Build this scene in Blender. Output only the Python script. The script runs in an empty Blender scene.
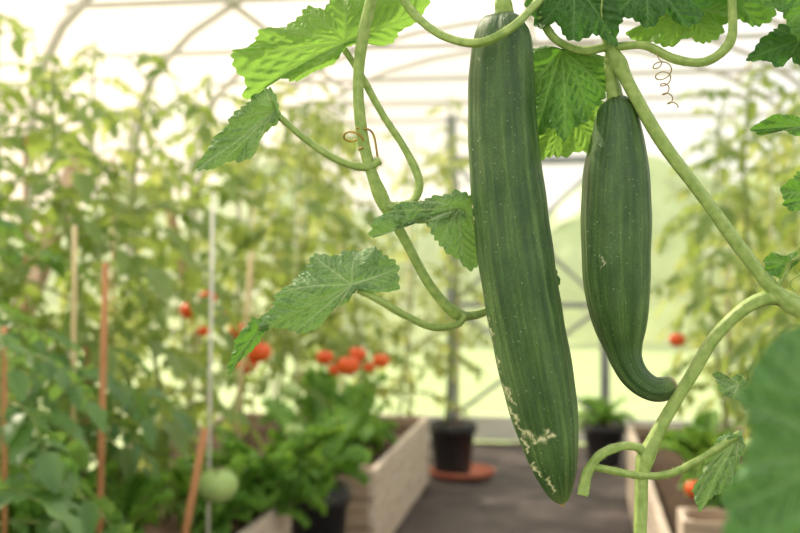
import bpy, math, random
import numpy as np
from mathutils import Vector, Matrix

A = math.radians(9.0)
CA, SA = math.cos(A), math.sin(A)
H = 1.1
scene = bpy.context.scene
XL, XR, YB, YF = -1.95, 1.45, 7.0, -1.2
XC = (XL+XR)/2

def C(x, y, z):
    """viewer-aligned metres -> greenhouse-aligned world"""
    return (x*CA - y*SA, x*SA + y*CA, z)

def lin(r, g, b):
    def f(c):
        c /= 255.0
        return c/12.92 if c <= 0.04045 else ((c+0.055)/1.055)**2.4
    return (f(r), f(g), f(b), 1.0)

# ------------------------------------------------------------ materials
def newmat(name):
    m = bpy.data.materials.new(name); m.use_nodes = True
    nt = m.node_tree; nt.nodes.clear()
    out = nt.nodes.new('ShaderNodeOutputMaterial')
    return m, nt, out

def N(nt, typ, **kw):
    n = nt.nodes.new(typ)
    for k, v in kw.items(): setattr(n, k, v)
    return n

def ramp(nt, fac, stops):
    r = nt.nodes.new('ShaderNodeValToRGB')
    e = r.color_ramp.elements
    while len(e) < len(stops): e.new(0.5)
    for i, (p, c) in enumerate(stops):
        e[i].position = p; e[i].color = c if len(c) == 4 else (*c, 1)
    nt.links.new(fac, r.inputs['Fac'])
    return r.outputs['Color']

def simple(name, c1, c2=None, scale=20, rough=0.6, metal=0.0, bump=0.2, stretch=(1,1,1), spec=0.4, bdist=0.002):
    m, nt, out = newmat(name)
    b = N(nt, 'ShaderNodeBsdfPrincipled')
    b.inputs['Roughness'].default_value = rough
    b.inputs['Metallic'].default_value = metal
    b.inputs['Specular IOR Level'].default_value = spec
    tc = N(nt, 'ShaderNodeTexCoord'); mp = N(nt, 'ShaderNodeMapping')
    mp.inputs['Scale'].default_value = stretch
    nt.links.new(tc.outputs['Object'], mp.inputs['Vector'])
    nz = N(nt, 'ShaderNodeTexNoise'); nz.inputs['Scale'].default_value = scale; nz.inputs['Detail'].default_value = 6
    nt.links.new(mp.outputs['Vector'], nz.inputs['Vector'])
    col = ramp(nt, nz.outputs['Fac'], [(0.3, c1), (0.7, c2 or c1)])
    nt.links.new(col, b.inputs['Base Color'])
    if bump:
        bp = N(nt, 'ShaderNodeBump'); bp.inputs['Strength'].default_value = bump; bp.inputs['Distance'].default_value = bdist
        nt.links.new(nz.outputs['Fac'], bp.inputs['Height']); nt.links.new(bp.outputs['Normal'], b.inputs['Normal'])
    nt.links.new(b.outputs['BSDF'], out.inputs['Surface'])
    return m

def foliage(name, c1, c2, ct, trans=0.4, scale=6, rough=0.40):
    m, nt, out = newmat(name)
    g = N(nt, 'ShaderNodeNewGeometry')
    nz = N(nt, 'ShaderNodeTexNoise'); nz.inputs['Scale'].default_value = scale; nz.inputs['Detail'].default_value = 3
    nt.links.new(g.outputs['Position'], nz.inputs['Vector'])
    col = ramp(nt, nz.outputs['Fac'], [(0.35, c1), (0.65, c2)])
    b = N(nt, 'ShaderNodeBsdfPrincipled'); b.inputs['Roughness'].default_value = rough
    b.inputs['Specular IOR Level'].default_value = 0.55
    nt.links.new(col, b.inputs['Base Color'])
    t = N(nt, 'ShaderNodeBsdfTranslucent'); t.inputs['Color'].default_value = ct
    mx = N(nt, 'ShaderNodeMixShader'); mx.inputs['Fac'].default_value = trans
    nt.links.new(b.outputs['BSDF'], mx.inputs[1]); nt.links.new(t.outputs['BSDF'], mx.inputs[2])
    nt.links.new(mx.outputs['Shader'], out.inputs['Surface'])
    return m

def vine_leaf_mat(name, c1, c2, cv, ct, trans=0.35, rough=0.5):
    m, nt, out = newmat(name)
    tc = N(nt, 'ShaderNodeTexCoord')
    nz = N(nt, 'ShaderNodeTexNoise'); nz.inputs['Scale'].default_value = 60; nz.inputs['Detail'].default_value = 6
    nt.links.new(tc.outputs['Object'], nz.inputs['Vector'])
    vo = N(nt, 'ShaderNodeTexVoronoi', feature='DISTANCE_TO_EDGE'); vo.inputs['Scale'].default_value = 230
    nz2 = N(nt, 'ShaderNodeTexNoise'); nz2.inputs['Scale'].default_value = 120
    add = N(nt, 'ShaderNodeMixRGB'); add.inputs['Fac'].default_value = 0.012
    nt.links.new(tc.outputs['Object'], nz2.inputs['Vector'])
    nt.links.new(tc.outputs['Object'], add.inputs[1]); nt.links.new(nz2.outputs['Color'], add.inputs[2])
    nt.links.new(add.outputs['Color'], vo.inputs['Vector'])
    col = ramp(nt, nz.outputs['Fac'], [(0.35, c1), (0.68, c2)])
    at = N(nt, 'ShaderNodeAttribute'); at.attribute_name = 'vein'
    net = ramp(nt, vo.outputs['Distance'], [(0.0, (0.4,)*3+(1,)), (0.12, (0, 0, 0, 1))])
    mxv = N(nt, 'ShaderNodeMath', operation='MAXIMUM')
    nt.links.new(at.outputs['Fac'], mxv.inputs[0]); nt.links.new(net, mxv.inputs[1])
    cm = N(nt, 'ShaderNodeMixRGB'); cm.inputs[2].default_value = cv
    nt.links.new(mxv.outputs[0], cm.inputs['Fac']); nt.links.new(col, cm.inputs[1])
    b = N(nt, 'ShaderNodeBsdfPrincipled'); b.inputs['Roughness'].default_value = rough
    b.inputs['Specular IOR Level'].default_value = 0.4
    nt.links.new(cm.outputs['Color'], b.inputs['Base Color'])
    bp = N(nt, 'ShaderNodeBump'); bp.inputs['Strength'].default_value = 0.8; bp.inputs['Distance'].default_value = 0.001
    bh = ramp(nt, vo.outputs['Distance'], [(0.0, (0, 0, 0, 1)), (0.4, (1, 1, 1, 1))])
    nt.links.new(bh, bp.inputs['Height']); nt.links.new(bp.outputs['Normal'], b.inputs['Normal'])
    t = N(nt, 'ShaderNodeBsdfTranslucent')
    tm = N(nt, 'ShaderNodeMixRGB', blend_type='MIX'); tm.inputs[1].default_value = ct
    tm.inputs[2].default_value = (ct[0]*.5, ct[1]*.55, ct[2]*.45, 1)
    nt.links.new(mxv.outputs[0], tm.inputs['Fac']); nt.links.new(tm.outputs['Color'], t.inputs['Color'])
    mx = N(nt, 'ShaderNodeMixShader'); mx.inputs['Fac'].default_value = trans
    nt.links.new(b.outputs['BSDF'], mx.inputs[1]); nt.links.new(t.outputs['BSDF'], mx.inputs[2])
    nt.links.new(mx.outputs['Shader'], out.inputs['Surface'])
    return m

def cucumber_mat():
    m, nt, out = newmat('cucumber_skin')
    at = N(nt, 'ShaderNodeAttribute'); at.attribute_name = 'cyl'
    def stretched(scale, sx, detail=4, rough=0.5):
        mp = N(nt, 'ShaderNodeMapping'); mp.inputs['Scale'].default_value = (1, 1, sx)
        nt.links.new(at.outputs['Vector'], mp.inputs['Vector'])
        z = N(nt, 'ShaderNodeTexNoise'); z.inputs['Scale'].default_value = scale; z.inputs['Detail'].default_value = detail
        z.inputs['Roughness'].default_value = rough
        nt.links.new(mp.outputs['Vector'], z.inputs['Vector'])
        return z.outputs['Fac']
    fine = stretched(6, 0.05, 6, 0.65)
    blotch = stretched(1.6, 0.6, 5)
    grain = stretched(20, 0.6, 4, 0.7)
    c = ramp(nt, fine, [(0.36, lin(34, 64, 28)), (0.5, lin(54, 88, 42)), (0.66, lin(98, 128, 66))])
    c2 = ramp(nt, blotch, [(0.35, lin(40, 74, 34)), (0.7, lin(98, 124, 70))])
    mx = N(nt, 'ShaderNodeMixRGB'); mx.inputs['Fac'].default_value = 0.4
    nt.links.new(c, mx.inputs[1]); nt.links.new(c2, mx.inputs[2])
    gr = ramp(nt, grain, [(0.35, (.66, .70, .66, 1)), (0.65, (1.25, 1.22, 1.2, 1))])
    mg = N(nt, 'ShaderNodeMixRGB', blend_type='MULTIPLY'); mg.inputs['Fac'].default_value = .9
    nt.links.new(mx.outputs['Color'], mg.inputs[1]); nt.links.new(gr, mg.inputs[2])
    vo = N(nt, 'ShaderNodeTexVoronoi'); vo.inputs['Scale'].default_value = 4.6
    nt.links.new(at.outputs['Vector'], vo.inputs['Vector'])
    sp = ramp(nt, vo.outputs['Distance'], [(0.07, (0.5, 0.5, 0.5, 1)), (0.15, (0, 0, 0, 1))])
    m2 = N(nt, 'ShaderNodeMixRGB'); m2.inputs[2].default_value = lin(165, 182, 140)
    nt.links.new(sp, m2.inputs['Fac']); nt.links.new(mg.outputs['Color'], m2.inputs[1])
    sc = N(nt, 'ShaderNodeAttribute'); sc.attribute_name = 'scar'
    br = stretched(8, 0.5, 8, 0.75)
    brr = ramp(nt, br, [(0.40, (0, 0, 0, 1)), (0.49, (1, 1, 1, 1))])
    mul = N(nt, 'ShaderNodeMath', operation='MULTIPLY')
    nt.links.new(sc.outputs['Fac'], mul.inputs[0]); nt.links.new(brr, mul.inputs[1])
    m3 = N(nt, 'ShaderNodeMixRGB'); m3.inputs[2].default_value = lin(222, 216, 178)
    nt.links.new(mul.outputs[0], m3.inputs['Fac']); nt.links.new(m2.outputs['Color'], m3.inputs[1])
    en = N(nt, 'ShaderNodeAttribute'); en.attribute_name = 'endtint'
    m4 = N(nt, 'ShaderNodeMixRGB'); m4.inputs[2].default_value = lin(122, 142, 78)
    nt.links.new(en.outputs['Fac'], m4.inputs['Fac']); nt.links.new(m3.outputs['Color'], m4.inputs[1])
    b = N(nt, 'ShaderNodeBsdfPrincipled'); b.inputs['Roughness'].default_value = 0.36
    b.inputs['Specular IOR Level'].default_value = 0.5
    nt.links.new(m4.outputs['Color'], b.inputs['Base Color'])
    bp = N(nt, 'ShaderNodeBump'); bp.inputs['Strength'].default_value = 0.5; bp.inputs['Distance'].default_value = 0.002
    nt.links.new(fine, bp.inputs['Height'])
    bp3 = N(nt, 'ShaderNodeBump'); bp3.inputs['Strength'].default_value = 0.6; bp3.inputs['Distance'].default_value = 0.0008
    nt.links.new(grain, bp3.inputs['Height']); nt.links.new(bp.outputs['Normal'], bp3.inputs['Normal'])
    bp2 = N(nt, 'ShaderNodeBump'); bp2.inputs['Strength'].default_value = 0.8; bp2.inputs['Distance'].default_value = 0.001
    nt.links.new(sp, bp2.inputs['Height']); nt.links.new(bp3.outputs['Normal'], bp2.inputs['Normal'])
    nt.links.new(bp2.outputs['Normal'], b.inputs['Normal'])
    nt.links.new(b.outputs['BSDF'], out.inputs['Surface'])
    return m

def glazing_mat():
    m, nt, out = newmat('greenhouse_glazing')
    tr = N(nt, 'ShaderNodeBsdfTransparent'); tr.inputs['Color'].default_value = (0.98, 0.98, 0.97, 1)
    tl = N(nt, 'ShaderNodeBsdfTranslucent'); tl.inputs['Color'].default_value = (0.97, 0.94, 0.89, 1)
    nz = N(nt, 'ShaderNodeTexNoise'); nz.inputs['Scale'].default_value = 1.5
    r = ramp(nt, nz.outputs['Fac'], [(0.3, (0.2,)*3+(1,)), (0.7, (0.32,)*3+(1,))])
    mx = N(nt, 'ShaderNodeMixShader')
    nt.links.new(r, mx.inputs['Fac'])
    nt.links.new(tr.outputs[0], mx.inputs[1]); nt.links.new(tl.outputs[0], mx.inputs[2])
    nt.links.new(mx.outputs[0], out.inputs['Surface'])
    return m

M = {}
M['cuke'] = cucumber_mat()
M['stem'] = simple('vine_stem', lin(126, 152, 76), lin(168, 186, 112), 160, 0.5, bump=0.5, bdist=0.0008)
M['tendril'] = simple('tendril', lin(172, 138, 112), lin(176, 160, 112), 80, 0.5)
M['tendril_y'] = simple('tendril_dry', lin(206, 170, 70), lin(120, 92, 66), 80, 0.5)
M['leaf_bright'] = vine_leaf_mat('leaf_bright', lin(92, 142, 52), lin(122, 168, 70), lin(162, 192, 110), lin(160, 208, 88), 0.5)  # lighter copy, backlit look partly painted into the leaf colour
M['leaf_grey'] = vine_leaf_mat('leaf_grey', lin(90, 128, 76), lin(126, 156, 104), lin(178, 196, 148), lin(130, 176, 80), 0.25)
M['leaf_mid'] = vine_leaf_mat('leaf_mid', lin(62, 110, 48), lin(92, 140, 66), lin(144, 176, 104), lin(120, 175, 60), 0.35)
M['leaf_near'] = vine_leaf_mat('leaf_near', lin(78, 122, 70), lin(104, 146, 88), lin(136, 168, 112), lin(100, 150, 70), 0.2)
M['leaf_dark'] = vine_leaf_mat('leaf_dark', lin(42, 84, 40), lin(64, 108, 52), lin(108, 142, 84), lin(90, 150, 50), 0.32)  # darker copy, shadow on the top leaves painted into the green
M['tom_leaf'] = foliage('tomato_leaf', lin(74, 106, 48), lin(122, 146, 78), lin(190, 210, 100), 0.4)
M['tom_leaf_y'] = foliage('tomato_leaf_pale', lin(104, 132, 66), lin(154, 170, 100), lin(220, 225, 130), 0.45)  # paler yellow-green, haze over the background plants put into the colour
M['tom_leaf_d'] = foliage('tomato_leaf_deep', lin(56, 96, 46), lin(94, 132, 72), lin(150, 190, 85), 0.35)
M['kale'] = foliage('kale_leaf', lin(84, 140, 48), lin(136, 182, 84), lin(180, 222, 90), 0.4, 25)
M['tom_stem'] = simple('tomato_stem', lin(112, 128, 70), lin(146, 156, 94), 30, 0.6)
M['tomato'] = simple('tomato_red', lin(222, 74, 26), lin(236, 108, 44), 12, 0.25, bump=0)
M['tomato_g'] = simple('tomato_green', lin(160, 190, 110), lin(182, 205, 135), 12, 0.3, bump=0)
M['pot'] = simple('pot_black_plastic', lin(40, 40, 44), lin(54, 54, 58), 30, 0.4)
M['terra'] = simple('terracotta_saucer', lin(180, 100, 80), lin(196, 122, 98), 20, 0.8)
M['soil'] = simple('soil', lin(62, 46, 36), lin(96, 74, 58), 40, 0.95, bump=0.8, bdist=0.02)
M['board'] = simple('weathered_board', lin(186, 166, 150), lin(228, 214, 200), 8, 0.8, stretch=(6, 1, 12), bump=0.4)
M['board_x'] = simple('weathered_board_cross', lin(150, 128, 108), lin(190, 170, 148), 8, 0.8, stretch=(1, 6, 12), bump=0.4)
M['stake'] = simple('stake_wood', lin(168, 112, 74), lin(198, 144, 100), 20, 0.8, stretch=(6, 6, 1))
M['bamboo'] = simple('bamboo', lin(196, 172, 124), lin(216, 196, 154), 20, 0.6, stretch=(6, 6, 1))
M['string'] = simple('string', lin(220, 216, 205), lin(235, 232, 222), 90, 0.9)
M['frame'] = simple('aluminium_frame', lin(186, 178, 170), lin(200, 192, 184), 10, 0.45, 0.1, bump=0)
M['doorframe'] = simple('aluminium_door', lin(140, 144, 148), lin(158, 160, 164), 10, 0.45, 0.1, bump=0)
M['frame_b'] = simple('brace_flare_tint', lin(160, 132, 110), lin(182, 156, 134), 10, 0.7, bump=0.1)  # frame brace, brown cast of the sun flare put into its colour
M['panel'] = simple('kick_panel', lin(226, 224, 218), lin(238, 236, 230), 8, 0.6, bump=0.05)
M['membrane'] = simple('weed_membrane', lin(60, 52, 52), lin(92, 82, 80), 5, 0.7, bump=0.9, bdist=0.06)
M['lawn'] = simple('lawn', lin(140, 170, 96), lin(176, 196, 128), 3, 0.9, bump=0.3)
M['hedge'] = foliage('hedge_leaf', lin(140, 168, 112), lin(190, 205, 152), lin(200, 220, 140), 0.3, 2)
M['glass'] = glazing_mat()

# ------------------------------------------------------------ mesh helpers
class MB:
    def __init__(s): s.v = []; s.f = []; s.m = []; s.n = 0; s.mats = []
    def mi(s, mat):
        if mat not in s.mats: s.mats.append(mat)
        return s.mats.index(mat)
    def add(s, v, f, mat):
        k = s.mi(mat)
        s.v.extend([tuple(p) for p in v]); o = s.n
        s.f.extend([tuple(i+o for i in q) for q in f]); s.m.extend([k]*len(f)); s.n += len(v)
    def clamp(s):
        """keep foliage inside the glazing"""
        r = []
        hw = (XR-XL)/2
        for (x, y, z) in s.v:
            x = min(max(x, XL+.10), XR-.10); y = min(y, YB-.12)
            q = max(0.0, 1-((x-XC)/hw)**2)
            z = min(z, 1.46+.9*q**.5)
            r.append((x, y, z))
        s.v = r
    def obj(s, name, parent=None, smooth=True, origin=None):
        me = bpy.data.meshes.new(name)
        vv = s.v
        if origin is not None:
            o = origin; vv = [(p[0]-o[0], p[1]-o[1], p[2]-o[2]) for p in vv]
        me.from_pydata(vv, [], s.f)
        for mt in s.mats: me.materials.append(M[mt])
        me.polygons.foreach_set('material_index', s.m)
        me.polygons.foreach_set('use_smooth', [smooth]*len(s.f))
        me.update()
        ob = bpy.data.objects.new(name, me)
        if origin is not None: ob.location = origin
        scene.collection.objects.link(ob)
        if parent is not None:
            ob.parent = parent
            ob.matrix_parent_inverse = Matrix.Translation(-Vector(parent.location))
        return ob

def empty(name, loc=(0, 0, 0)):
    e = bpy.data.objects.new(name, None); e.location = loc; e.empty_display_size = 0.1
    scene.collection.objects.link(e); return e

def catmull(P, n, closed=False):
    P = np.array(P, float); L = len(P)
    out = []
    segs = L if closed else L-1
    ts = np.linspace(0, segs, n, endpoint=not closed)
    for t in ts:
        i = min(int(t), segs-1); u = t-i
        if closed: a, b, c, d = P[(i-1) % L], P[i % L], P[(i+1) % L], P[(i+2) % L]
        else:
            b, c = P[i], P[i+1]
            a = P[i-1] if i > 0 else 2*b-c
            d = P[i+2] if i+2 < L else 2*c-b
        out.append(0.5*((2*b)+(-a+c)*u+(2*a-5*b+4*c-d)*u*u+(-a+3*b-3*c+d)*u**3))
    return np.array(out)

def tube(P, R, seg=10, ridges=0, ramp_amt=0.0, cap=True):
    P = np.array(P, float); n = len(P)
    if np.isscalar(R): R = np.full(n, R)
    T = np.gradient(P, axis=0); T /= np.linalg.norm(T, axis=1)[:, None]+1e-12
    up = np.array([0, 0, 1.0]) if abs(T[0][2]) < .9 else np.array([0, 1.0, 0])
    u = np.cross(T[0], up); u /= np.linalg.norm(u)
    V = []; 
    for i in range(n):
        u = u-T[i]*np.dot(u, T[i]); u /= np.linalg.norm(u); w = np.cross(T[i], u)
        for j in range(seg):
            th = 2*math.pi*j/seg
            r = R[i]*(1+(ramp_amt*math.cos(ridges*th) if ridges else 0))
            V.append(P[i]+r*(math.cos(th)*u+math.sin(th)*w))
    F = [(i*seg+j, i*seg+(j+1) % seg, (i+1)*seg+(j+1) % seg, (i+1)*seg+j) for i in range(n-1) for j in range(seg)]
    if cap:
        F.append(tuple(range(seg))[::-1]); F.append(tuple((n-1)*seg+j for j in range(seg)))
    return V, F

def box(mb, x0, x1, y0, y1, z0, z1, mat):
    v = [(x0,y0,z0),(x1,y0,z0),(x1,y1,z0),(x0,y1,z0),(x0,y0,z1),(x1,y0,z1),(x1,y1,z1),(x0,y1,z1)]
    f = [(0,3,2,1),(4,5,6,7),(0,1,5,4),(1,2,6,5),(2,3,7,6),(3,0,4,7)]
    mb.add(v, f, mat)

def beam(mb, p, q, w, mat, d=None):
    p = Vector(p); q = Vector(q); t = (q-p).normalized(); d = d or w
    up = Vector((0, 0, 1)) if abs(t.z) < .9 else Vector((0, 1, 0))
    s = t.cross(up).normalized(); r = s.cross(t)
    v = []
    for c in (p, q):
        for a, b in ((-1,-1),(1,-1),(1,1),(-1,1)): v.append(c+s*a*w/2+r*b*d/2)
    mb.add(v, [(0,1,2,3),(7,6,5,4),(0,4,5,1),(1,5,6,2),(2,6,7,3),(3,7,4,0)], mat)

# ------------------------------------------------------------ vine plane (80 cm from the viewer), grid unit 0.72 mm
class Plane:
    def __init__(s, y): s.y = y; s.k = y/1111.0
    def __call__(s, x, z, d=0):
        return C((x-400)*s.k, s.y+d*s.k, H-(z-266)*s.k)
VP = Plane(0.8)
vine = empty('cucumber_vine', C(0.17, 0.8, 0))

def stem(name, pts, r0, r1, pl=VP, parent=vine, mat='stem', nodes=(), n=90, knob=1.0):
    pts = [(p[0], p[1], p[2] if len(p) > 2 else 0) for p in pts]
    S = catmull(pts, n)
    W = np.array([pl(*p) for p in S])
    R = np.linspace(r0, r1, n)*pl.k
    rs = np.random.RandomState(len(name)*7+n)
    R = R*(1+0.05*np.sin(np.linspace(0, 17, n)+rs.rand()*6)+0.03*np.sin(np.linspace(0, 41, n)))
    for nd in nodes:
        R = R*(1+0.35*np.exp(-((np.arange(n)/n-nd)/0.025)**2))
    v, f = tube(W, R, 15, 5, 0.12)
    mb = MB(); mb.add(v, f, mat)
    if mat == 'stem':
        for i in range(2, n-2):
            for _ in range(4):
                th = rs.rand()*2*math.pi
                T = W[i+1]-W[i-1]; T /= np.linalg.norm(T)
                u = np.cross(T, [0.3, 1, 0.2]); u /= np.linalg.norm(u); w = np.cross(T, u)
                d = math.cos(th)*u+math.sin(th)*w
                b = W[i]+T*(rs.rand()-.5)*0.002+d*R[i]*.9; e = b+d*pl.k*(1.6+2.0*rs.rand()); s = T*pl.k*0.22; q = np.cross(d, T)*pl.k*0.22
                mb.add([b+s, b-s, b+q, e], [(0, 2, 3), (2, 1, 3), (1, 0, 3)], mat)
    return mb.obj(name, parent)

def segdist(P, a, b):
    a = np.array(a); b = np.array(b); ab = b-a
    t = np.clip(((P-a)@ab)/(ab@ab+1e-9), 0, 1)
    return np.linalg.norm(P-(a+t[:, None]*ab), axis=1), t

def leaf(name, outline, c, tips, mat, pl=VP, bulge=0, ripple=2.4, teeth=3.4, pucker=3.2, parent=vine, seed=1, nt=420, nr=44, vw=1.2):
    rs = np.random.RandomState(seed)
    O = [(p[0], p[1], p[2] if len(p) > 2 else 0) for p in outline]
    c = np.array([c[0], c[1], c[2] if len(c) > 2 else 0], float)
    S = catmull(O, nt, True)
    seg = np.linalg.norm(np.diff(np.vstack([S, S[:1]]), axis=0)[:, :2], axis=1)
    arc = np.concatenate([[0], np.cumsum(seg)])[:-1]; tot = seg.sum()
    nteeth = max(6, int(tot/9))
    ph = arc/tot*nteeth+0.25*np.sin(arc/tot*2*math.pi*5+rs.rand()*5)
    tri = 1-np.abs((ph % 1)*2-1); tri = tri**0.7
    big = np.sin(arc/tot*nteeth/3.1*2*math.pi+rs.rand()*6)
    rad = S-c; rl = np.linalg.norm(rad[:, :2], axis=1)+1e-6
    tooth = (teeth*(tri-.5)+0.8*teeth*0.6*big)/np.maximum(rl, 8)
    s = np.linspace(0, 1, nr)[1:]
    P = [c[None, :]]
    for si in s:
        P.append(c+rad*(si*(1+tooth*si**5))[:, None])
    P = np.vstack(P)
    Sv = np.concatenate([[0], np.repeat(s, nt)]); tt = np.concatenate([[0], np.tile(np.arange(nt)/nt*2*math.pi, nr-1)])
    P[:, 2] += bulge*4*Sv*(1-Sv)*0.6
    P[:, 2] += ripple*Sv**3*(np.sin(tt*7+rs.rand()*6)+.6*np.sin(tt*12+rs.rand()*6))
    vein = np.zeros(len(P)); near = np.full(len(P), 99.0)
    P2 = P[:, :2]
    for ti in tips:
        tip = np.array(O[ti][:2])
        a = c[:2]; L = np.linalg.norm(tip-a)
        bend = np.array([-(tip-a)[1], (tip-a)[0]])/L*L*0.05*rs.uniform(-1, 1)
        mid = (a+tip)/2+bend
        main = [a, mid, a+(tip-a)*.97]
        for q in range(2):
            d, t = segdist(P2, main[q], main[q+1]); w = vw*(1.25-0.45*(q+t))
            vein = np.maximum(vein, np.exp(-(d/np.maximum(w, .5))**2)); near = np.minimum(near, d)
        dirv = (tip-a)/L
        for fr in np.arange(0.22, 0.92, 0.15):
            for sg in (-1, 1):
                ang = sg*math.radians(42+rs.uniform(-6, 6))
                dv = np.array([dirv[0]*math.cos(ang)-dirv[1]*math.sin(ang), dirv[0]*math.sin(ang)+dirv[1]*math.cos(ang)])
                f2 = fr+(0.06 if sg > 0 else 0)
                st = a+(main[1]-a)*min(1, f2*2) if f2 < .5 else main[1]+(main[2]-main[1])*(f2-.5)*2
                en = st+dv*L*0.42*(1-f2*.75)
                d, t = segdist(P2, st, en)
                vein = np.maximum(vein, 0.6*np.exp(-(d/(vw*.6))**2)*(1-.6*t)); near = np.minimum(near, d*1.3)
    P[:, 2] -= pucker*(1-np.exp(-(near/4.0)**2))*np.clip(Sv*4, 0, 1)
    W = [pl(*p) for p in P]
    F = [(0, 1+(j+1) % nt, 1+j) for j in range(nt)]
    for i in range(nr-2):
        o = 1+i*nt; o2 = o+nt
        F += [(o+j, o+(j+1) % nt, o2+(j+1) % nt, o2+j) for j in range(nt)]
    mb = MB(); mb.add(W, F, mat)
    ob = mb.obj(name, parent)
    at = ob.data.attributes.new('vein', 'FLOAT', 'POINT'); at.data.foreach_set('value', vein.astype(np.float32))
    return ob

# ------------------------------------------------------------ cucumbers
def cucumber(name, path, scars=(), seed=0, nring=460, seg=180, tint=.8):
    rs = np.random.RandomState(seed)
    S = catmull([p[:4] for p in path], nring)
    r = np.maximum(S[:, 3], 0.2)
    W = np.array([VP(*p[:3]) for p in S])
    T = np.gradient(W, axis=0); T /= np.linalg.norm(T, axis=1)[:, None]
    back = np.array(C(0, 1, 0)); u = back
    V = np.zeros((nring*seg, 3)); cyl = np.zeros((nring*seg, 3)); front = np.zeros(nring*seg)
    ln = np.concatenate([[0], np.cumsum(np.linalg.norm(np.diff(W, axis=0), axis=1))])/VP.k/36.0
    th = np.arange(seg)/seg*2*math.pi
    phs = rs.rand(4)*6
    camx = np.array(C(1, 0, 0))
    for i in range(nring):
        u = u-T[i]*np.dot(u, T[i]); u /= np.linalg.norm(u); w = np.cross(T[i], u)
        rr = r[i]*VP.k*(1+0.024*np.cos(9*th+phs[0]+.12*ln[i])+0.014*np.cos(5*th+phs[1])+0.014*np.sin(ln[i]*1.1+phs[2]+2*np.cos(th))+0.007*np.cos(23*th)+0.008*np.sin(ln[i]*4+3*np.sin(th)+phs[3]))
        D = np.cos(th)[:, None]*u+np.sin(th)[:, None]*w
        V[i*seg:(i+1)*seg] = W[i]+rr[:, None]*D
        cyl[i*seg:(i+1)*seg] = np.stack([np.cos(th), np.sin(th), np.full(seg, ln[i])], 1)
        front[i*seg:(i+1)*seg] = -np.cos(th)
    X = (V@camx)/VP.k+400; Z = 266-(V[:, 2]-H)/VP.k
    Xw = X+1.3*np.sin(Z*.45)+.9*np.sin(Z*1.1+X*.3); Zw = Z+1.2*np.sin(X*.6)
    P2 = np.stack([Xw, Zw], 1)
    scar = np.zeros(len(V))
    for (a, b, wd) in scars:
        d, t = segdist(P2, a, b)
        scar = np.maximum(scar, np.exp(-(d/(wd*(1.15-.7*np.abs(2*t-1))))**2))
    scar *= (front > 0)
    F = [(i*seg+j, i*seg+(j+1) % seg, (i+1)*seg+(j+1) % seg, (i+1)*seg+j) for i in range(nring-1) for j in range(seg)]
    F.append(tuple(range(seg))[::-1]); F.append(tuple((nring-1)*seg+j for j in range(seg)))
    mb = MB(); mb.add(V, F, 'cuke')
    root = empty(name, tuple(W[nring//2]))
    ob = mb.obj('fruit', root)
    a = ob.data.attributes.new('cyl', 'FLOAT_VECTOR', 'POINT'); a.data.foreach_set('vector', cyl.astype(np.float32).ravel())
    a = ob.data.attributes.new('scar', 'FLOAT', 'POINT'); a.data.foreach_set('value', scar.astype(np.float32))
    f = np.arange(nring)/(nring-1)
    en = np.repeat(np.clip((f-.86)/.14, 0, 1)**1.3*tint, seg)
    a = ob.data.attributes.new('endtint', 'FLOAT', 'POINT'); a.data.foreach_set('value', en.astype(np.float32))
    return root, W

c1, W1 = cucumber('cucumber', [
    (504, 12, 0, 7), (504, 17, 0, 17), (503, 26, 0, 24), (502, 42, 0, 29), (501, 70, 0, 32), (501, 110, 0, 34), (504, 160, 0, 35.5),
    (509, 210, 0, 36.5), (515, 260, 0, 37.5), (523, 310, 0, 37.5), (532, 355, 0, 36.5), (541, 400, 0, 34),
    (549, 440, 0, 28.5), (554, 465, 0, 23), (558, 485, 0, 16), (561, 498, 0, 9), (562, 504, 0, 2)],
    scars=[((500, 378), (507, 398), 1.3), ((509, 404), (517, 424), 1.4), ((520, 430), (527, 452), 1.3), ((530, 458), (538, 474), 1.6),
           ((518, 426), (534, 436), 2.4), ((532, 438), (549, 430), 2.8), ((540, 428), (546, 424), 1.6),
           ((506, 386), (512, 402), 1.0), ((545, 474), (553, 490), 1.4),
           ((486, 316), (493, 344), .8), ((493, 350), (499, 370), .9), ((470, 205), (473, 230), .7)], seed=3)
mb = MB()
v, f = tube(np.array([VP(561.5, 499, 0), VP(562, 503, 0), VP(562.5, 506, 0)]), np.array([3.5, 3.5, 2])*VP.k, 12)
mb.add(v, f, 'tendril'); mb.obj('blossom_end', c1)
c2, W2 = cucumber('cucumber', [
    (617, 95, 12, 8), (618, 99, 12, 14), (619, 106, 12, 18.5), (620, 120, 12, 22.5), (620, 145, 12, 28), (619, 175, 12, 32.5), (619, 210, 12, 34.5),
    (619, 250, 12, 34.5), (620, 285, 12, 33), (622, 310, 12, 30), (624, 330, 12, 25), (626, 346, 12, 19.5),
    (629, 360, 11, 16), (635, 373, 10, 14.2), (644, 383, 8, 13), (655, 389, 6, 12.2), (665, 389, 5, 12), (672, 386, 4, 10.5), (675, 385, 4, 6)], seed=8, tint=1.0,
    scars=[((599, 255), (600, 268), .7), ((588, 330), (593, 345), .6)])
v, f = tube(np.array([VP(671, 386, 5), VP(675, 385, 4), VP(677.5, 384, 3.5)]), np.array([9, 8.5, 6])*VP.k, 12)
mb = MB(); mb.add(v, f, 'tendril'); mb.obj('blossom_end', c2)
stem('fruit_stalk', [(500, -40, 0), (501, -15, 0), (504, 16, 0)], 4.5, 9, parent=c1)
stem('fruit_stalk', [(611, 44, 6), (612, 66, 10), (617, 98, 12)], 4, 8, parent=c2)

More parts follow.
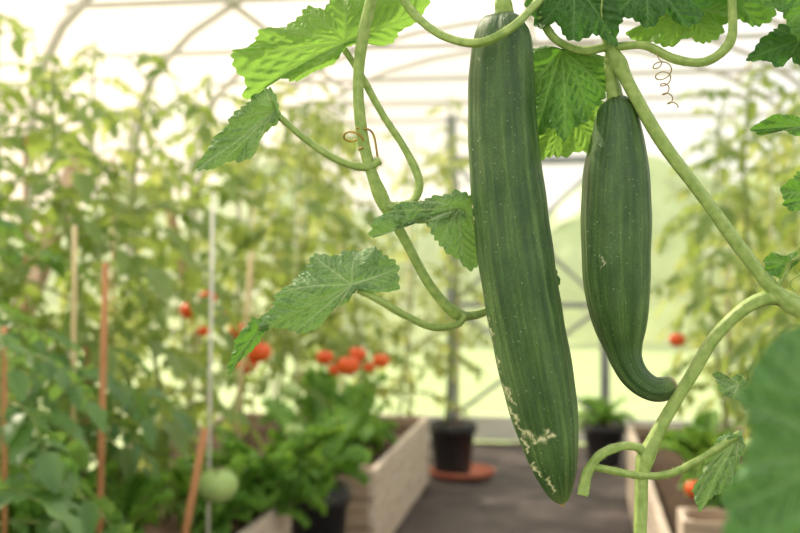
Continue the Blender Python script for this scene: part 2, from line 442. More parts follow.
# ------------------------------------------------------------ vine stems
stem('main_stem', [(380, -60), (372, -5), (362, 40), (358, 90), (364, 145), (380, 195), (404, 238, 8), (430, 285, 16), (456, 313, 26), (478, 316, 45), (500, 308, 56), (518, 296, 58)], 6, 4.0, nodes=(0.45, .72))
stem('shoot_loop', [(392, -40, 5), (403, -2, 0), (420, 21, -6), (445, 42, -26), (476, 51, -44), (505, 38, -46), (528, 14, -20), (545, -10, 0), (560, -50, 5)], 4, 4)
stem('petiole', [(380, 160, -2), (366, 167, -4), (340, 161, -8), (308, 141, -10), (280, 117, -12)], 4, 3)
stem('branch', [(342, 44, 12), (360, 72, 14), (382, 112, 12), (405, 148, 8), (419, 180, 4), (413, 200, 2), (395, 207, 0), (380, 205, 0)], 3, 4.4)
stem('petiole', [(358, 289, -6), (378, 299, -4), (405, 315, 4), (432, 327, 14), (458, 325, 24), (466, 316, 28)], 3.2, 3.6)
stem('petiole', [(462, 206, 20), (450, 208, 14), (425, 203, 8), (398, 205, 2), (383, 202, 0)], 2.6, 3.4)
stem('main_stem', [(575, -60, 30), (592, -10, 18), (606, 30, 8), (615, 55, 2), (632, 92, -2), (660, 143, -8), (700, 198, -12), (738, 252, -16), (772, 294, -20), (805, 316, -24), (870, 345, -30)], 5.5, 7, nodes=(0.32, .84))
stem('main_stem', [(860, 290, -10), (805, 303, -14), (770, 296, -18), (742, 306, -16), (712, 335, -14), (688, 375, -12), (658, 425, -12), (641, 462, -14), (638, 500, -16), (637, 560, -20), (650, 760, 0), (720, 1000, 60), (790, 1300, 120), (800, 1400, 130)], 6.4, 6, nodes=(0.13, .52), n=140)
stem('side_shoot', [(642, 462, -14), (637, 446, -16), (620, 443, -18), (598, 450, -22), (584, 466, -26), (578, 489, -30)], 3.6, 5.0)
stem('side_shoot', [(590, 462, -24), (608, 466, -22), (634, 471, -20), (664, 470, -18), (690, 458, -18), (716, 442, -18), (735, 430, -16)], 3.6, 3.4)
stem('shoot', [(538, -30, 16), (541, 8, 14), (556, 36, 10), (582, 49, 6), (606, 46, 4), (618, 44, 2)], 4, 4.2)
stem('shoot', [(616, 46, 2), (645, 46, -2), (675, 60, -4), (705, 62, -6), (728, 42, -6), (731, 5, -2), (728, -50, 2)], 4, 4.6)
stem('side_shoot', [(764, 292, -18), (776, 275, -22), (781, 262, -26), (790, 256, -30)], 3, 2)

def tendril(name, c0, c1_, turns, rad, r, mat='tendril', lead=None, d=0):
    pts = []
    n = 160
    for i in range(n):
        t = i/(n-1)
        x = c0[0]+(c1_[0]-c0[0])*t; z = c0[1]+(c1_[1]-c0[1])*t
        a = t*turns*2*math.pi; rr = rad*(.4+.6*math.sin(math.pi*min(1, t*1.2+.1)))*(1+.35*math.sin(t*9))
        pts.append(VP(x+rr*math.cos(a)+2*math.sin(t*7), z+rr*.6*math.sin(a), d+rr*math.sin(a)))
    if lead: pts = [VP(*p) for p in catmull(lead+[(c0[0]+rad*.4, c0[1], d)], 20)][:-1]+pts
    v, f = tube(np.array(pts), r*VP.k, 6); mb = MB(); mb.add(v, f, mat); return mb.obj(name, vine)
tendril('tendril', (656, 62), (672, 108), 5, 7, .65, lead=[(618, 45, 2), (636, 47, -2), (652, 50, -4)], d=-6)
tendril('tendril', (350, 128), (366, 150), 1.6, 11, 1.1, 'tendril_y', lead=[(378, 158, 0), (372, 132, -4)], d=-4)
tendril('tendril', (788, 290), (800, 240), 3, 4, .8, 'stem', d=-10)
tendril('tendril', (604, 36), (600, -20), 1.2, 5, .8, 'stem', d=-14)

# ------------------------------------------------------------ vine leaves
leaf('leaf_blade', [(345, 46, 10), (338, 62, -4), (322, 70, -14), (300, 84, -24), (278, 86, -30), (252, 104, -38), (250, 88, -36), (237, 62, -42),
                    (252, 52, -34), (268, 34, -20), (290, 26, -6), (306, 4, 14), (325, 2, 22), (340, -22, 40), (372, -40, 50), (430, -30, 50), (424, 4, 40), (404, 22, 34), (386, 40, 28), (362, 40, 18)],
     (345, 40, 10), (3, 5, 7, 9, 11, 13, 16), 'leaf_bright', bulge=-14, ripple=4, seed=2)
leaf('leaf_blade', [(282, 112, -12), (276, 126, -10), (262, 138, -6), (252, 158, 0), (232, 160, 4), (216, 166, 8), (193, 169, 12), (206, 150, 6),
                    (216, 136, -2), (232, 124, -14), (240, 112, -22), (256, 104, -26), (266, 90, -26), (276, 96, -20)],
     (276, 112, -14), (3, 5, 6, 9, 12), 'leaf_grey', bulge=-12, ripple=2.5, seed=5)
leaf('leaf_blade', [(370, 237, -20), (374, 222, -22), (388, 212, -20), (402, 203, -12), (424, 200, -2), (440, 194, 6), (468, 191, 18), (492, 200, 34), (496, 230, 44),
                    (482, 262, 40), (468, 268, 26), (456, 256, 16), (440, 246, 8), (428, 226, -4), (404, 224, -10), (386, 234, -16)],
     (458, 208, 14), (0, 2, 4, 10, 12, 8), 'leaf_grey', bulge=-10, ripple=2.6, seed=9)
leaf('leaf_blade', [(358, 291, -8), (348, 300, -6), (330, 312, -4), (318, 328, 0), (296, 331, -2), (276, 326, -8), (262, 330, -14),
                    (262, 318, -18), (274, 306, -20), (282, 290, -18), (300, 276, -12), (314, 256, -2), (338, 254, 4), (356, 249, 12), (380, 250, 16), (398, 268, 14), (397, 288, 8), (376, 292, 0)],
     (352, 284, -6), (3, 4, 6, 9, 11, 13, 15), 'leaf_grey', bulge=-10, ripple=2.6, seed=12)
leaf('leaf_fold', [(270, 322, -14), (264, 336, -10), (250, 352, -4), (236, 364, 2), (227, 378, 8), (230, 360, 2), (236, 342, -6), (248, 324, -12), (260, 318, -16)],
     (262, 326, -14), (4, 2), 'leaf_mid', bulge=-4, ripple=1, seed=13)
leaf('leaf_blade', [(524, 48, 34), (545, 40, 34), (562, 42, 34), (590, 46, 30), (612, 55, 24), (615, 75, 22), (610, 92, 20), (598, 104, 18), (592, 116, 14), (578, 124, 10), (566, 138, 6), (552, 128, 8), (538, 132, 14), (532, 108, 22), (520, 90, 30), (524, 70, 34)],
     (566, 44, 32), (4, 6, 8, 10, 12, 14), 'leaf_mid', bulge=-10, ripple=3, seed=15)
leaf('leaf_blade', [(536, 110, 40), (560, 104, 40), (590, 100, 40), (612, 96, 38), (606, 118, 36), (600, 128, 34), (602, 146, 32), (580, 150, 30), (556, 154, 30), (540, 154, 32), (534, 134, 36)],
     (570, 96, 40), (4, 6, 8, 9), 'leaf_bright', bulge=-6, ripple=2.5, seed=17)
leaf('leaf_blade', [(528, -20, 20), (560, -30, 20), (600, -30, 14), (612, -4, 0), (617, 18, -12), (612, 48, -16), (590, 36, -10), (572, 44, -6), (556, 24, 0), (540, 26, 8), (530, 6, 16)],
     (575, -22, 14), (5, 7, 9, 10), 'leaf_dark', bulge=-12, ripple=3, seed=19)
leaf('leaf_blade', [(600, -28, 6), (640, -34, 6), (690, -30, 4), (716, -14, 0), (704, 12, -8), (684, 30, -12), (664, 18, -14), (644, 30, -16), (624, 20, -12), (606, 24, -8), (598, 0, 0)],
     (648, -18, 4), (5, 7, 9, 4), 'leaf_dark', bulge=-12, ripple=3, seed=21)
leaf('leaf_blade', [(630, 30, 26), (650, 16, 26), (700, -4, 24), (748, -10, 22), (746, 12, 16), (728, 22, 12), (716, 40, 8), (690, 38, 8), (668, 44, 10), (648, 38, 18)],
     (690, 2, 22), (0, 8, 6, 4), 'leaf_bright', bulge=-8, ripple=2.5, seed=23)
leaf('leaf_blade', [(640, -60, 44), (700, -80, 40), (770, -60, 40), (790, -10, 36), (770, 20, 30), (742, 12, 30), (716, 24, 30), (680, 10, 34), (650, -10, 40)],
     (710, -44, 40), (3, 4, 6, 7), 'leaf_mid', bulge=-8, ripple=2.5, seed=25)
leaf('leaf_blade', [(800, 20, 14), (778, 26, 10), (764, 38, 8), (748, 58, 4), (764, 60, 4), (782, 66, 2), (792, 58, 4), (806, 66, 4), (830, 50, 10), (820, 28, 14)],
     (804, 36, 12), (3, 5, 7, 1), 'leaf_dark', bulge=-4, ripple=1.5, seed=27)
leaf('leaf_blade', [(796, -30, -20), (770, -10, -24), (752, -4, -26), (766, 14, -28), (778, 30, -26), (790, 44, -22), (812, 60, -16), (850, 40, -10), (850, -20, -10)],
     (815, 0, -18), (2, 4, 5, 6), 'leaf_mid', bulge=-5, ripple=2, seed=28)
leaf('leaf_blade', [(836, 180, 30), (806, 170, 20), (786, 190, 14), (790, 206, 12), (810, 210, 16), (836, 206, 26)], (830, 194, 28), (2, 3, 1), 'leaf_mid', seed=29, bulge=-3)
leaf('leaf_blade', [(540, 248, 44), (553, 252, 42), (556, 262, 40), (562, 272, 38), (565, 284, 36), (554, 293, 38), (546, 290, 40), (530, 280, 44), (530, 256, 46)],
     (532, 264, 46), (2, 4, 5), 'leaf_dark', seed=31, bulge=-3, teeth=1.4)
leaf('leaf_blade', [(737, 429, -16), (720, 432, -14), (708, 448, -8), (702, 470, -4), (695, 484, 2), (695, 500, 6), (704, 510, 8), (716, 492, 0), (726, 494, -6), (730, 470, -12), (736, 452, -16)],
     (732, 436, -16), (3, 5, 6, 8), 'leaf_grey', seed=33, bulge=-6)
leaf('leaf_blade', [(716, 376, 10), (722, 372, 8), (732, 378, 4), (742, 374, 4), (748, 388, 4), (744, 402, 2), (732, 398, 0), (722, 392, 4)], (740, 384, 4), (0, 2, 6, 7), 'leaf_grey', seed=35, bulge=-2, teeth=1.5)
leaf('leaf_blade', [(756, 262, -20), (764, 252, -22), (776, 256, -24), (788, 250, -24), (786, 264, -24), (776, 276, -22), (764, 274, -20)], (780, 264, -24), (0, 1, 5), 'leaf_mid', seed=36, bulge=-2, teeth=1.3)
leaf('leaf_blade', [(760, 125, 30), (772, 116, 26), (790, 110, 24), (812, 116, 30), (810, 132, 30), (786, 126, 26), (770, 132, 26)], (812, 122, 30), (0, 2, 6), 'leaf_mid', seed=37, bulge=-2, teeth=1.3)
NP = Plane(0.38)
leaf('leaf_blade', [(722, 560, 10), (724, 510, 0), (722, 484, -6), (738, 462, -8), (746, 430, -8), (738, 402, -10), (746, 372, -8), (762, 346, -4), (788, 330, 0), (830, 312, 10), (900, 330, 20), (930, 450, 20), (900, 580, 20), (820, 640, 20), (750, 620, 16)],
     (850, 440, 14), (1, 3, 5, 7, 9, 11, 13), 'leaf_near', pl=NP, bulge=-20, ripple=5, seed=41, pucker=6, vw=3)
stem('petiole', [(850, 440, 14), (900, 520, 60), (960, 640, 160), (1000, 800, 300)], 6, 7, pl=NP)

# ------------------------------------------------------------ tomato plants etc
def leaflet(mb, base, d, up, L, mat, rs):
    d = d/np.linalg.norm(d); s = np.cross(d, up); s /= np.linalg.norm(s)+1e-9; u = np.cross(s, d)
    w = L*0.29
    tt = [0, .18, .34, .5, .68, .84, 1]
    ww = [0.0, .85, .75, 1.0, .62, .42, 0]
    dr = rs.uniform(.1, .4)
    V = []; mid = []
    for t in tt: mid.append(base+d*L*t-u*L*dr*t*t)
    V += mid
    Ls = []; Rs = []
    for i in range(1, 6):
        fold = u*w*ww[i]*rs.uniform(.05, .55)
        Ls.append(len(V)); V.append(mid[i]-s*w*ww[i]+fold+d*L*.05)
        Rs.append(len(V)); V.append(mid[i]+s*w*ww[i]+fold+d*L*.05)
    F = [(0, Ls[0], 1), (0, 1, Rs[0])]
    for i in range(1, 5):
        F.append((i, Ls[i-1], Ls[i], i+1)); F.append((i, i+1, Rs[i], Rs[i-1]))
    F += [(5, Ls[4], 6), (5, 6, Rs[4])]
    mb.add(V, F, mat)

def compound(mb, base, az, L, mat, rs, lift=.3, droop=.8):
    o = np.array([math.cos(az), math.sin(az), 0.0]); z = np.array([0, 0, 1.0]); sd = np.array([-o[1], o[0], 0])
    cur = rs.uniform(-.3, .3)
    def pt(t): return base+o*L*t+z*L*(lift*t-droop*t*t)+sd*L*cur*t*t
    P = np.array([pt(t) for t in np.linspace(0, 1, 6)])
    v, f = tube(P, np.linspace(.0038, .0014, 6), 4, cap=False); mb.add(v, f, 'tom_stem')
    for t, k in ((.34, .22), (.52, .33), (.70, .36), (.86, .30)):
        tg = pt(t+.05)-pt(t-.05); tg /= np.linalg.norm(tg)
        for sg in (-1, 1):
            d = sd*sg+tg*rs.uniform(.2, .7)+z*rs.uniform(-.6, .15)
            up = z+rs.uniform(-.5, .5, 3)
            leaflet(mb, pt(t), d, up, L*k*rs.uniform(.85, 1.2), mat, rs)
    leaflet(mb, pt(.98), pt(1)-pt(.9), z+rs.uniform(-.3, .3, 3), L*.42, mat, rs)

PL = []
def tomato_plant(x, y, z0, h, n, seed, mat='tom_leaf', L=.26, zmin=.1, support='bamboo', name='tomato_plant', lean=0.05):
    rs = np.random.RandomState(seed)
    mb = MB()
    ts = np.linspace(0, 1, 24)
    ph = rs.rand(4)*6
    def sp(t): return np.array([x+.04*math.sin(5*t+ph[0])+lean*t*math.sin(ph[2]), y+.04*math.sin(6*t+ph[1]), z0+h*t])
    v, f = tube(np.array([sp(t) for t in ts]), np.linspace(.010, .004, 24), 7); mb.add(v, f, 'tom_stem')
    for i in range(n):
        t = zmin+(1-zmin)*(i+rs.rand())/n
        az = i*2.4+rs.uniform(-.4, .4)
        compound(mb, sp(t), az, L*rs.uniform(.7, 1.25)*(1-.45*max(0, t-.75)/.25), mat, rs, rs.uniform(.15, .65), rs.uniform(.4, 1.0))
        if rs.rand() < .15:
            a2 = rs.rand()*6.28; q = [sp(t)+np.array([math.cos(a2), math.sin(a2), .5])*.12*k for k in (0, .5, 1)]
            v, f = tube(np.array(q), .004, 4); mb.add(v, f, 'tom_stem')
            compound(mb, q[-1], a2+1, L*.8, mat, rs); compound(mb, q[-1], a2-1, L*.8, mat, rs)
    mb.clamp()
    if support:
        v, f = tube(np.array([(x+.03, y, z0-.05), (x+.03, y, min(z0+h*.95, 1.5))]), .006 if support != 'string' else .0025, 6); mb.add(v, f, support)
    ob = mb.obj(name, origin=(x, y, z0)); PL.append(ob); return ob

SO = .30
k = 0
for (x, y, h, n, mt, L) in [
    (-1.55, 4.35, 1.6, 32, 'tom_leaf', .27), (-1.50, 4.95, 1.65, 30, 'tom_leaf_y', .27), (-1.18, 4.5, 1.35, 20, 'tom_leaf', .24),
    (-1.40, 5.45, 1.75, 30, 'tom_leaf_y', .27), (-1.08, 5.4, 1.65, 22, 'tom_leaf', .25)]:
    tomato_plant(x, y, SO, h, n, 100+k, mt, L, .2, 'bamboo' if k % 2 else 'string'); k += 1
for (x, y, h, n, mt, L) in [
    (-1.68, 3.15, 1.62, 34, 'tom_leaf', .28), (-1.40, 2.9, 1.38, 24, 'tom_leaf', .26), (-1.68, 3.8, 1.62, 32, 'tom_leaf_y', .28),
    (-1.32, 3.35, 1.4, 20, 'tom_leaf', .25), (-1.12, 2.0, .72, 26, 'tom_leaf_d', .24), (-1.45, 2.45, .95, 26, 'tom_leaf_d', .25), (-1.30, 2.75, .62, 18, 'tom_leaf_d', .22)]:
    tomato_plant(x, y, SO if y < 3.5 else .0, h if y < 3.5 else h+.3, n, 100+k, mt, L, .12, 'stake' if k % 2 else None); k += 1
for (x, y, h, n, mt, L) in [
    (.75, 3.1, 1.5, 28, 'tom_leaf', .26), (.95, 3.7, 1.6, 32, 'tom_leaf_y', .27), (.64, 4.0, 1.45, 22, 'tom_leaf', .25), (.9, 4.4, 1.6, 28, 'tom_leaf_y', .27),
    (.62, 4.9, 1.5, 22, 'tom_leaf', .24), (1.0, 5.1, 1.6, 28, 'tom_leaf_y', .27), (1.08, 2.85, 1.55, 26, 'tom_leaf', .27)]:
    tomato_plant(x, y, SO, h, n, 100+k, mt, L, .1, 'bamboo' if k % 2 else 'string'); k += 1
tomato_plant(-1.35, 6.2, 0, 2.05, 36, 150, 'tom_leaf_y', .28, .15)
tomato_plant(-1.0, 6.45, 0, 1.9, 26, 151, 'tom_leaf_y', .26, .15)
tomato_plant(.75, 6.0, 0, 1.9, 34, 152, 'tom_leaf_y', .28, .15)
tomato_plant(1.05, 6.5, 0, 1.8, 28, 153, 'tom_leaf_y', .28, .15)

def tomato(parent, xc, yc, z, r, mat='tomato'):
    c = np.array(C(xc, yc, z)); mb = MB()
    V = []; F = []; nu, nv = 20, 12
    for i in range(nv+1):
        ph = math.pi*i/nv
        for j in range(nu):
            th = 2*math.pi*j/nu; q = 1+.03*math.cos(5*th)*math.sin(ph)
            dz = math.cos(ph)*.86-(.16*math.exp(-(ph/.35)**2))
            V.append(c+r*np.array([math.sin(ph)*math.cos(th)*q, math.sin(ph)*math.sin(th)*q, dz]))
    for i in range(nv):
        for j in range(nu): F.append((i*nu+j, (i+1)*nu+j, (i+1)*nu+(j+1) % nu, i*nu+(j+1) % nu))
    mb.add(V, F, mat)
    for kx in range(5):
        a = kx*1.257; d = np.array([math.cos(a), math.sin(a), 0]); s = np.array([-d[1], d[0], 0]); t = c+np.array([0, 0, r*.74])
        mb.add([t-s*r*.12, t+s*r*.12, t+d*r*.6+s*r*.1+np.array([0, 0, r*.06]), t+d*r*.95-np.array([0, 0, r*.1]), t+d*r*.6-s*r*.1+np.array([0, 0, r*.06])], [(0, 1, 2, 4), (4, 2, 3)], 'tom_stem')
    v, f = tube(np.array([c+[0, 0, r*.7], c+[.005, 0, r*1.5], c+[.02, .01, r*2.6]]), .003, 5); mb.add(v, f, 'tom_stem')
    return mb.obj('tomato_fruit', parent)
def nearest(xc, yc):
    p = Vector(C(xc, yc, 0)[:2]); return min(PL, key=lambda o: (Vector(o.location[:2])-p).length)
bpy.context.view_layer.update()
for (xc, yc, z, r, mt) in [
    (-.740, 3.9, .945, .036, 'tomato'), (-.675, 3.9, .99, .032, 'tomato'), (-.568, 3.9, .876, .032, 'tomato'), (-.537, 3.9, .755, .038, 'tomato'), (-.495, 3.9, .80, .044, 'tomato'),
    (-.70, 3.95, .87, .022, 'tomato'), (-.63, 4.0, .93, .02, 'tomato'), (-.52, 3.95, .855, .022, 'tomato'),
    (-.277, 4.1, .765, .033, 'tomato'), (-.191, 4.1, .735, .044, 'tomato'), (-.16, 4.15, .772, .036, 'tomato'), (-.072, 4.2, .745, .034, 'tomato'), (-.24, 4.1, .72, .026, 'tomato'), (-.12, 4.3, .71, .024, 'tomato'),
    (-.494, 3.0, .51, .056, 'tomato_g'), (-.385, 3.9, .665, .034, 'tomato_g'), (-.60, 4.0, .70, .034, 'tomato_g'), (-.35, 3.7, .55, .034, 'tomato_g'),
    (.93, 3.5, .40, .034, 'tomato'), (.985, 3.95, .84, .03, 'tomato'), (.96, 3.9, .66, .032, 'tomato_g'), (1.15, 3.6, .52, .032, 'tomato_g')]:
    tomato(nearest(xc, yc), xc, yc, z, r, mt)

def kale(x, y, z0, n, L, seed, name='kale_plant', mat='kale'):
    rs = np.random.RandomState(seed); mb = MB()
    for i in range(n):
        az = i*2.4+rs.uniform(-.3, .3); l = L*rs.uniform(.6, 1.15); lift = rs.uniform(.6, 2.1)
        o = np.array([math.cos(az), math.sin(az), 0]); sd = np.array([-o[1], o[0], 0]); z = np.array([0, 0, 1.0])
        base = np.array([x, y, z0])
        def pt(t): return base+o*l*t*(.8)+z*l*(lift*t-.8*t*t)
        P = np.array([pt(t) for t in np.linspace(0, 1, 8)])
        v, f = tube(P, np.linspace(.005, .002, 8), 5); mb.add(v, f, 'tom_stem')
        NT, NW = 54, 7
        for half in (-1, 1):
            V = []; F = []
            for a in range(NT):
                t = .22+.80*a/(NT-1)
                lobe = .5+.5*abs(math.sin(a*.42+half))**.7
                w = l*.26*math.sin(math.pi*min(1, (a+1)/(NT+.5)))**.6*lobe
                for b in range(NW):
                    q = b/(NW-1)
                    ruff = l*.065*q*math.sin(a*1.25+b*.9+i)+l*.035*q*q*math.sin(a*2.1+b*1.7)
                    V.append(pt(t)+sd*half*(w*q+l*.015*math.sin(a*1.7)*q)+z*(ruff+w*.35*q)+o*l*.05*q*math.cos(a*1.25+b*1.1))
            for a in range(NT-1):
                for b in range(NW-1): F.append((a*NW+b, a*NW+b+1, (a+1)*NW+b+1, (a+1)*NW+b))
            mb.add(V, F, mat)
    mb.clamp()
    return mb.obj(name, origin=(x, y, z0))

def lathe(mb, c, prof, mat, seg=40):
    V = []; n = len(prof)
    for (r, z) in prof:
        for j in range(seg):
            a = 2*math.pi*j/seg; V.append((c[0]+r*math.cos(a), c[1]+r*math.sin(a), c[2]+z))
    F = [(i*seg+j, i*seg+(j+1) % seg, (i+1)*seg+(j+1) % seg, (i+1)*seg+j) for i in range(n-1) for j in range(seg)]
    F.append(tuple(range(seg))[::-1]); F.append(tuple((n-1)*seg+j for j in range(seg)))
    mb.add(V, F, mat)
def pot(name, x, y, z, r, h):
    e = empty(name, (x, y, z))
    mb = MB()
    lathe(mb, (x, y, z), [(r*.72, 0), (r*.74, .01), (r*.93, h*.82), (r*1.02, h*.82), (r*1.04, h*.84), (r*1.04, h*.99), (r*1.0, h), (r*.95, h*.99), (r*.93, h*.9)], 'pot')
    mb.obj('pot_body', e)
    mb = MB(); lathe(mb, (x, y, z), [(r*.92, h*.84), (r*.92, h*.9), (r*.5, h*.92)], 'soil'); mb.obj('pot_soil', e)
    return e

px, py = C(.327, 5.86, 0)[:2]
sa = MB(); lathe(sa, (px, py, .003), [(.145, 0), (.165, .004), (.175, .03), (.168, .032), (.155, .012), (.1, .011)], 'terra'); sa.obj('plant_saucer', origin=(px, py, .003))
xx, yy = C(.275, 5.83, 0)[:2]
pp = pot('plant_pot', xx, yy, .015, .125, .27)
pl = tomato_plant(xx, yy, .25, 1.75, 32, 160, 'tom_leaf_y', .2, .18, 'bamboo', 'potted_tomato_plant', lean=0)
xx, yy = C(1.14, 6.2, 0)[:2]
pot('plant_pot', xx, yy, .002, .12, .22)
kale(xx, yy, .21, 16, .2, 5, 'potted_herb')
xx, yy = C(-.29, 3.86, 0)[:2]
pot('plant_pot', xx, yy, .002, .115, .34)
kale(xx, yy, .32, 26, .24, 7)
def KC(xc, yc, z, n, L, s, nm='kale_plant'):
    a, b = C(xc, yc, 0)[:2]; kale(a, b, z, n, L, s, nm)
KC(-.42, 3.50, SO, 30, .27, 8)
KC(-.56, 3.25, SO, 26, .20, 21)
KC(-1.02, 2.75, SO, 40, .27, 9, 'curly_parsley')
KC(-.88, 2.65, SO, 40, .25, 10, 'curly_parsley')
KC(-.76, 2.80, SO, 34, .22, 11, 'curly_parsley')
KC(-.17, 4.85, SO, 18, .20, 12)
KC(-.30, 4.6, SO, 24, .30, 14)
kale(.5, 4.5, SO, 16, .2, 13); kale(.45, 3.9, SO, 16, .17, 15); kale(.62, 3.45, SO, 18, .18, 16)

def stake(xc0, z0, xc1, z1, yc, r, mat, name='plant_stake'):
    mb = MB(); v, f = tube(np.array([C(xc0, yc, z0), C((xc0+xc1)/2, yc, (z0+z1)/2), C(xc1, yc, z1)]), r, 8); mb.add(v, f, mat); mb.obj(name, origin=C(xc0, yc, z0))
stake(-.695, .28, -.675, 1.11, 2.55, .008, 'stake')
stake(-.54, .28, -.456, .72, 2.6, .009, 'stake')
stake(-.52, .28, -.505, 1.30, 3.0, .005, 'string')
stake(-.80, .28, -.79, 1.2, 2.7, .006, 'bamboo')
stake(-.60, 0, -.50, 1.15, 3.75, .009, 'bamboo')

def bed(x0, x1, y0, y1, h=.34):
    e = empty('raised_bed', ((x0+x1)/2, (y0+y1)/2, 0))
    t = .028; mb = MB()
    nb = 3; bh = h/nb
    for i in range(nb):
        z0 = i*bh+.003; z1 = (i+1)*bh-.003
        box(mb, x0, x0+t, y0, y1, z0, z1, 'board'); box(mb, x1-t, x1, y0, y1, z0, z1, 'board')
        box(mb, x0+t, x1-t, y0, y0+t, z0, z1, 'board_x'); box(mb, x0+t, x1-t, y1-t, y1, z0, z1, 'board_x')
    ob = mb.obj('boards', e, smooth=False)
    bv = ob.modifiers.new('b', 'BEVEL'); bv.width = .004; bv.segments = 2
    mb = MB()
    for cx in (x0+t+.02, x1-t-.02):
        for cy in (y0+t+.02, (y0+y1)/2, y1-t-.02): box(mb, cx-.02, cx+.02, cy-.02, cy+.02, .01, h+.005, 'board_x')
    mb.obj('corner_posts', e, smooth=False)
    rs = np.random.RandomState(3); mb = MB(); nx, ny = 20, 50; V = []
    for j in range(ny):
        for i in range(nx): V.append((x0+t+(x1-x0-2*t)*i/(nx-1), y0+t+(y1-y0-2*t)*j/(ny-1), .295+rs.uniform(-.01, .014)))
    mb.add(V, [(j*nx+i, j*nx+i+1, (j+1)*nx+i+1, (j+1)*nx+i) for j in range(ny-1) for i in range(nx-1)], 'soil')
    mb.obj('bed_soil', e)
bed(-1.80, -.74, 4.08, 5.62)
bed(-1.84, -.93, 1.5, 3.58)
bed(.24, 1.30, .5, 5.42)

cr = MB()
X0, Y0 = .28, 3.02
for z in (.305, .37):
    box(cr, X0, X0+.24, Y0, Y0+.012, z, z+.055, 'board_x'); box(cr, X0, X0+.24, Y0+.17, Y0+.182, z, z+.055, 'board_x')
    box(cr, X0, X0+.012, Y0+.012, Y0+.17, z, z+.055, 'board'); box(cr, X0+.228, X0+.24, Y0+.012, Y0+.17, z, z+.055, 'board')
box(cr, X0+.012, X0+.228, Y0+.012, Y0+.17, .305, .315, 'board')
for a in (X0+.014, X0+.21):
    for b_ in (Y0+.014, Y0+.152): box(cr, a, a+.016, b_, b_+.016, .305, .425, 'board')
cr.obj('wooden_crate', smooth=False, origin=(X0+.12, Y0+.09, .3))

# ------------------------------------------------------------ greenhouse shell
def prof(n=16):
    P = [(XL, 0), (XL, 1.55)]
    hw = (XR-XL)/2
    for i in range(1, n):
        a = math.pi*i/n
        P.append((XC-hw*math.cos(a), 1.55+.95*math.sin(a)**.85))
    P += [(XR, 1.55), (XR, 0)]
    return P
PR = prof()
mb = MB(); rs = np.random.RandomState(1); nx, ny = 90, 200; V = []
for j in range(ny):
    for i in range(nx):
        x = XL+(XR-XL)*i/(nx-1); y = YF+(YB-YF)*j/(ny-1)
        V.append((x, y, -.008+.005*math.sin(x*9+math.sin(y*3)*2)*math.sin(y*7+x*3)+.002*math.sin(x*31+y*17)))
mb.add(V, [(j*nx+i, j*nx+i+1, (j+1)*nx+i+1, (j+1)*nx+i) for j in range(ny-1) for i in range(nx-1)], 'membrane')
mb.obj('floor')
def sheet(name, pts):
    mb = MB(); V = []
    for (x, z) in pts: V += [(x, YF, z), (x, YB, z)]
    mb.add(V, [(2*i, 2*i+1, 2*i+3, 2*i+2) for i in range(len(pts)-1)], 'glass'); return mb.obj(name)
sheet('wall_left', PR[:2]); sheet('wall_right', PR[-2:]); sheet('ceiling', PR[1:-1])
for nm, y in (('wall_back', YB), ('wall_front', YF)):
    mb = MB(); mb.add([(x, y, z) for x, z in PR], [tuple(range(len(PR)))], 'glass'); mb.obj(nm, smooth=False)
mb = MB()
ribs = [-.2, .8, 1.8, 2.8, 3.7, 4.6, 5.4, 6.2, 6.96]
for y in ribs:
    for i in range(len(PR)-1):
        a, b = PR[i], PR[i+1]
        s = .985
        f = lambda p: (XC+(p[0]-XC)*s, y, p[1]*.99+.002)
        beam(mb, f(a), f(b), .026, 'frame')
    beam(mb, (XL+.16, y, 2.02), (XR-.16, y, 2.02), .018, 'frame')
for (x, z) in [(XL+.03, .8), (XL+.03, 1.55), (XR-.03, .8), (XR-.03, 1.55), PR[5], PR[9], PR[13]]:
    beam(mb, (x, YF+.05, z*.985), (x, YB-.05, z*.985), .022, 'frame')
beam(mb, (XL+.07, 3.2, .45), (XL+.07, 4.0, 1.5), .06, 'frame_b'); beam(mb, (XL+.07, 5.6, .3), (XL+.07, 4.9, 1.5), .04, 'frame_b')
mb.obj('greenhouse_frame', smooth=False)
mb = MB(); yd = YB-.03; x0, x1 = -.775, .177
for x in (x0, x1): beam(mb, (x, yd, .0), (x, yd, 2.05), .06, 'doorframe', .05)
beam(mb, (x0, yd, 1.76), (x1, yd, 1.76), .05, 'doorframe'); beam(mb, (x0, yd, .86), (x1, yd, .86), .035, 'doorframe')
beam(mb, (x0, yd, .86), (x1, yd, 1.76), .025, 'doorframe'); beam(mb, (x0, yd-.03, 1.76), (x1, yd-.03, .86), .025, 'doorframe')
beam(mb, (x0, yd, .15), (x1, yd, .86), .025, 'doorframe'); beam(mb, (x0, yd-.03, .86), (x1, yd-.03, .15), .025, 'doorframe')
box(mb, x0+.02, x1-.02, yd-.015, yd+.015, .01, .16, 'panel')
box(mb, x1-.12, x1-.05, yd-.05, yd-.03, .95, .99, 'doorframe')
mb.obj('door_1', smooth=False)
mb = MB()
box(mb, XL+.04, x0-.05, YB-.05, YB-.02, 0, .16, 'panel'); box(mb, x1+.05, XR-.04, YB-.05, YB-.02, 0, .16, 'panel')
mb.obj('baseboard_back', smooth=False)
mb = MB(); v, f = tube(np.array([C(.0, .83, 1.30), C(.0, .83, 2.45)]), .001, 5); mb.add(v, f, 'string'); mb.obj('training_string')

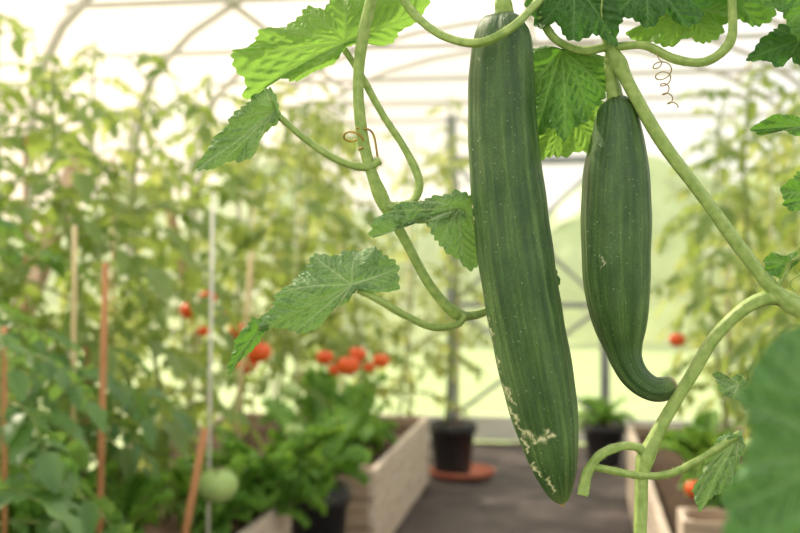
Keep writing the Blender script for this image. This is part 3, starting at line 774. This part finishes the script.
mb = MB(); mb.add([(-40, -40, -.05), (40, -40, -.05), (40, 60, -.05), (-40, 60, -.05)], [(0, 1, 2, 3)], 'lawn'); mb.obj('lawn')
rs = np.random.RandomState(4); mb = MB()
nx, nz = 160, 14; V = []
for j in range(nz):
    for i in range(nx):
        x = -22+44*i/(nx-1); t = j/(nz-1); top = 2.3+.4*math.sin(x*.9)+.25*math.sin(x*2.3)
        V.append((x+rs.uniform(-.1, .1), 17-.9*math.sin(t*math.pi)+rs.uniform(-.25, .25), -.05+top*t+rs.uniform(-.1, .1)))
mb.add(V, [(j*nx+i, j*nx+i+1, (j+1)*nx+i+1, (j+1)*nx+i) for j in range(nz-1) for i in range(nx-1)], 'hedge')
mb.obj('hedge')

# ------------------------------------------------------------ light
w = bpy.data.worlds.new('sky'); scene.world = w; w.use_nodes = True
nt = w.node_tree; nt.nodes.clear()
out = N(nt, 'ShaderNodeOutputWorld'); bg = N(nt, 'ShaderNodeBackground')
tc = N(nt, 'ShaderNodeTexCoord'); dt = N(nt, 'ShaderNodeVectorMath', operation='DOT_PRODUCT')
sd = Vector((-.80, .70, .35)).normalized()
nt.links.new(tc.outputs['Generated'], dt.inputs[0]); dt.inputs[1].default_value = sd
col = ramp(nt, dt.outputs['Value'], [(0.0, (.95, .95, .96, 1)), (.6, (1, .97, .92, 1)), (.85, (1.1, .92, .77, 1)), (1.0, (1.3, .94, .68, 1))])
nt.links.new(col, bg.inputs['Color']); bg.inputs['Strength'].default_value = 1.22
nt.links.new(bg.outputs[0], out.inputs['Surface'])
sl = bpy.data.lights.new('sun', 'SUN'); sl.energy = 6.0; sl.angle = math.radians(4); sl.color = (1, .89, .70)
so = bpy.data.objects.new('sun', sl); scene.collection.objects.link(so)
so.rotation_euler = (-Vector((-.75, .40, .85))).to_track_quat('-Z', 'Y').to_euler(); so.location = (-5, 5, 8)

cd = bpy.data.cameras.new('camera'); cam = bpy.data.objects.new('camera', cd); scene.collection.objects.link(cam)
cam.location = (0, 0, H); cam.rotation_euler = (math.pi/2, 0, A)
cd.lens = 50; cd.sensor_width = 36; cd.clip_start = .02; cd.clip_end = 200
cd.dof.use_dof = True; cd.dof.focus_distance = .79; cd.dof.aperture_fstop = 7.0
scene.camera = cam
scene.view_settings.view_transform = 'Standard'
scene.view_settings.exposure = 0.0
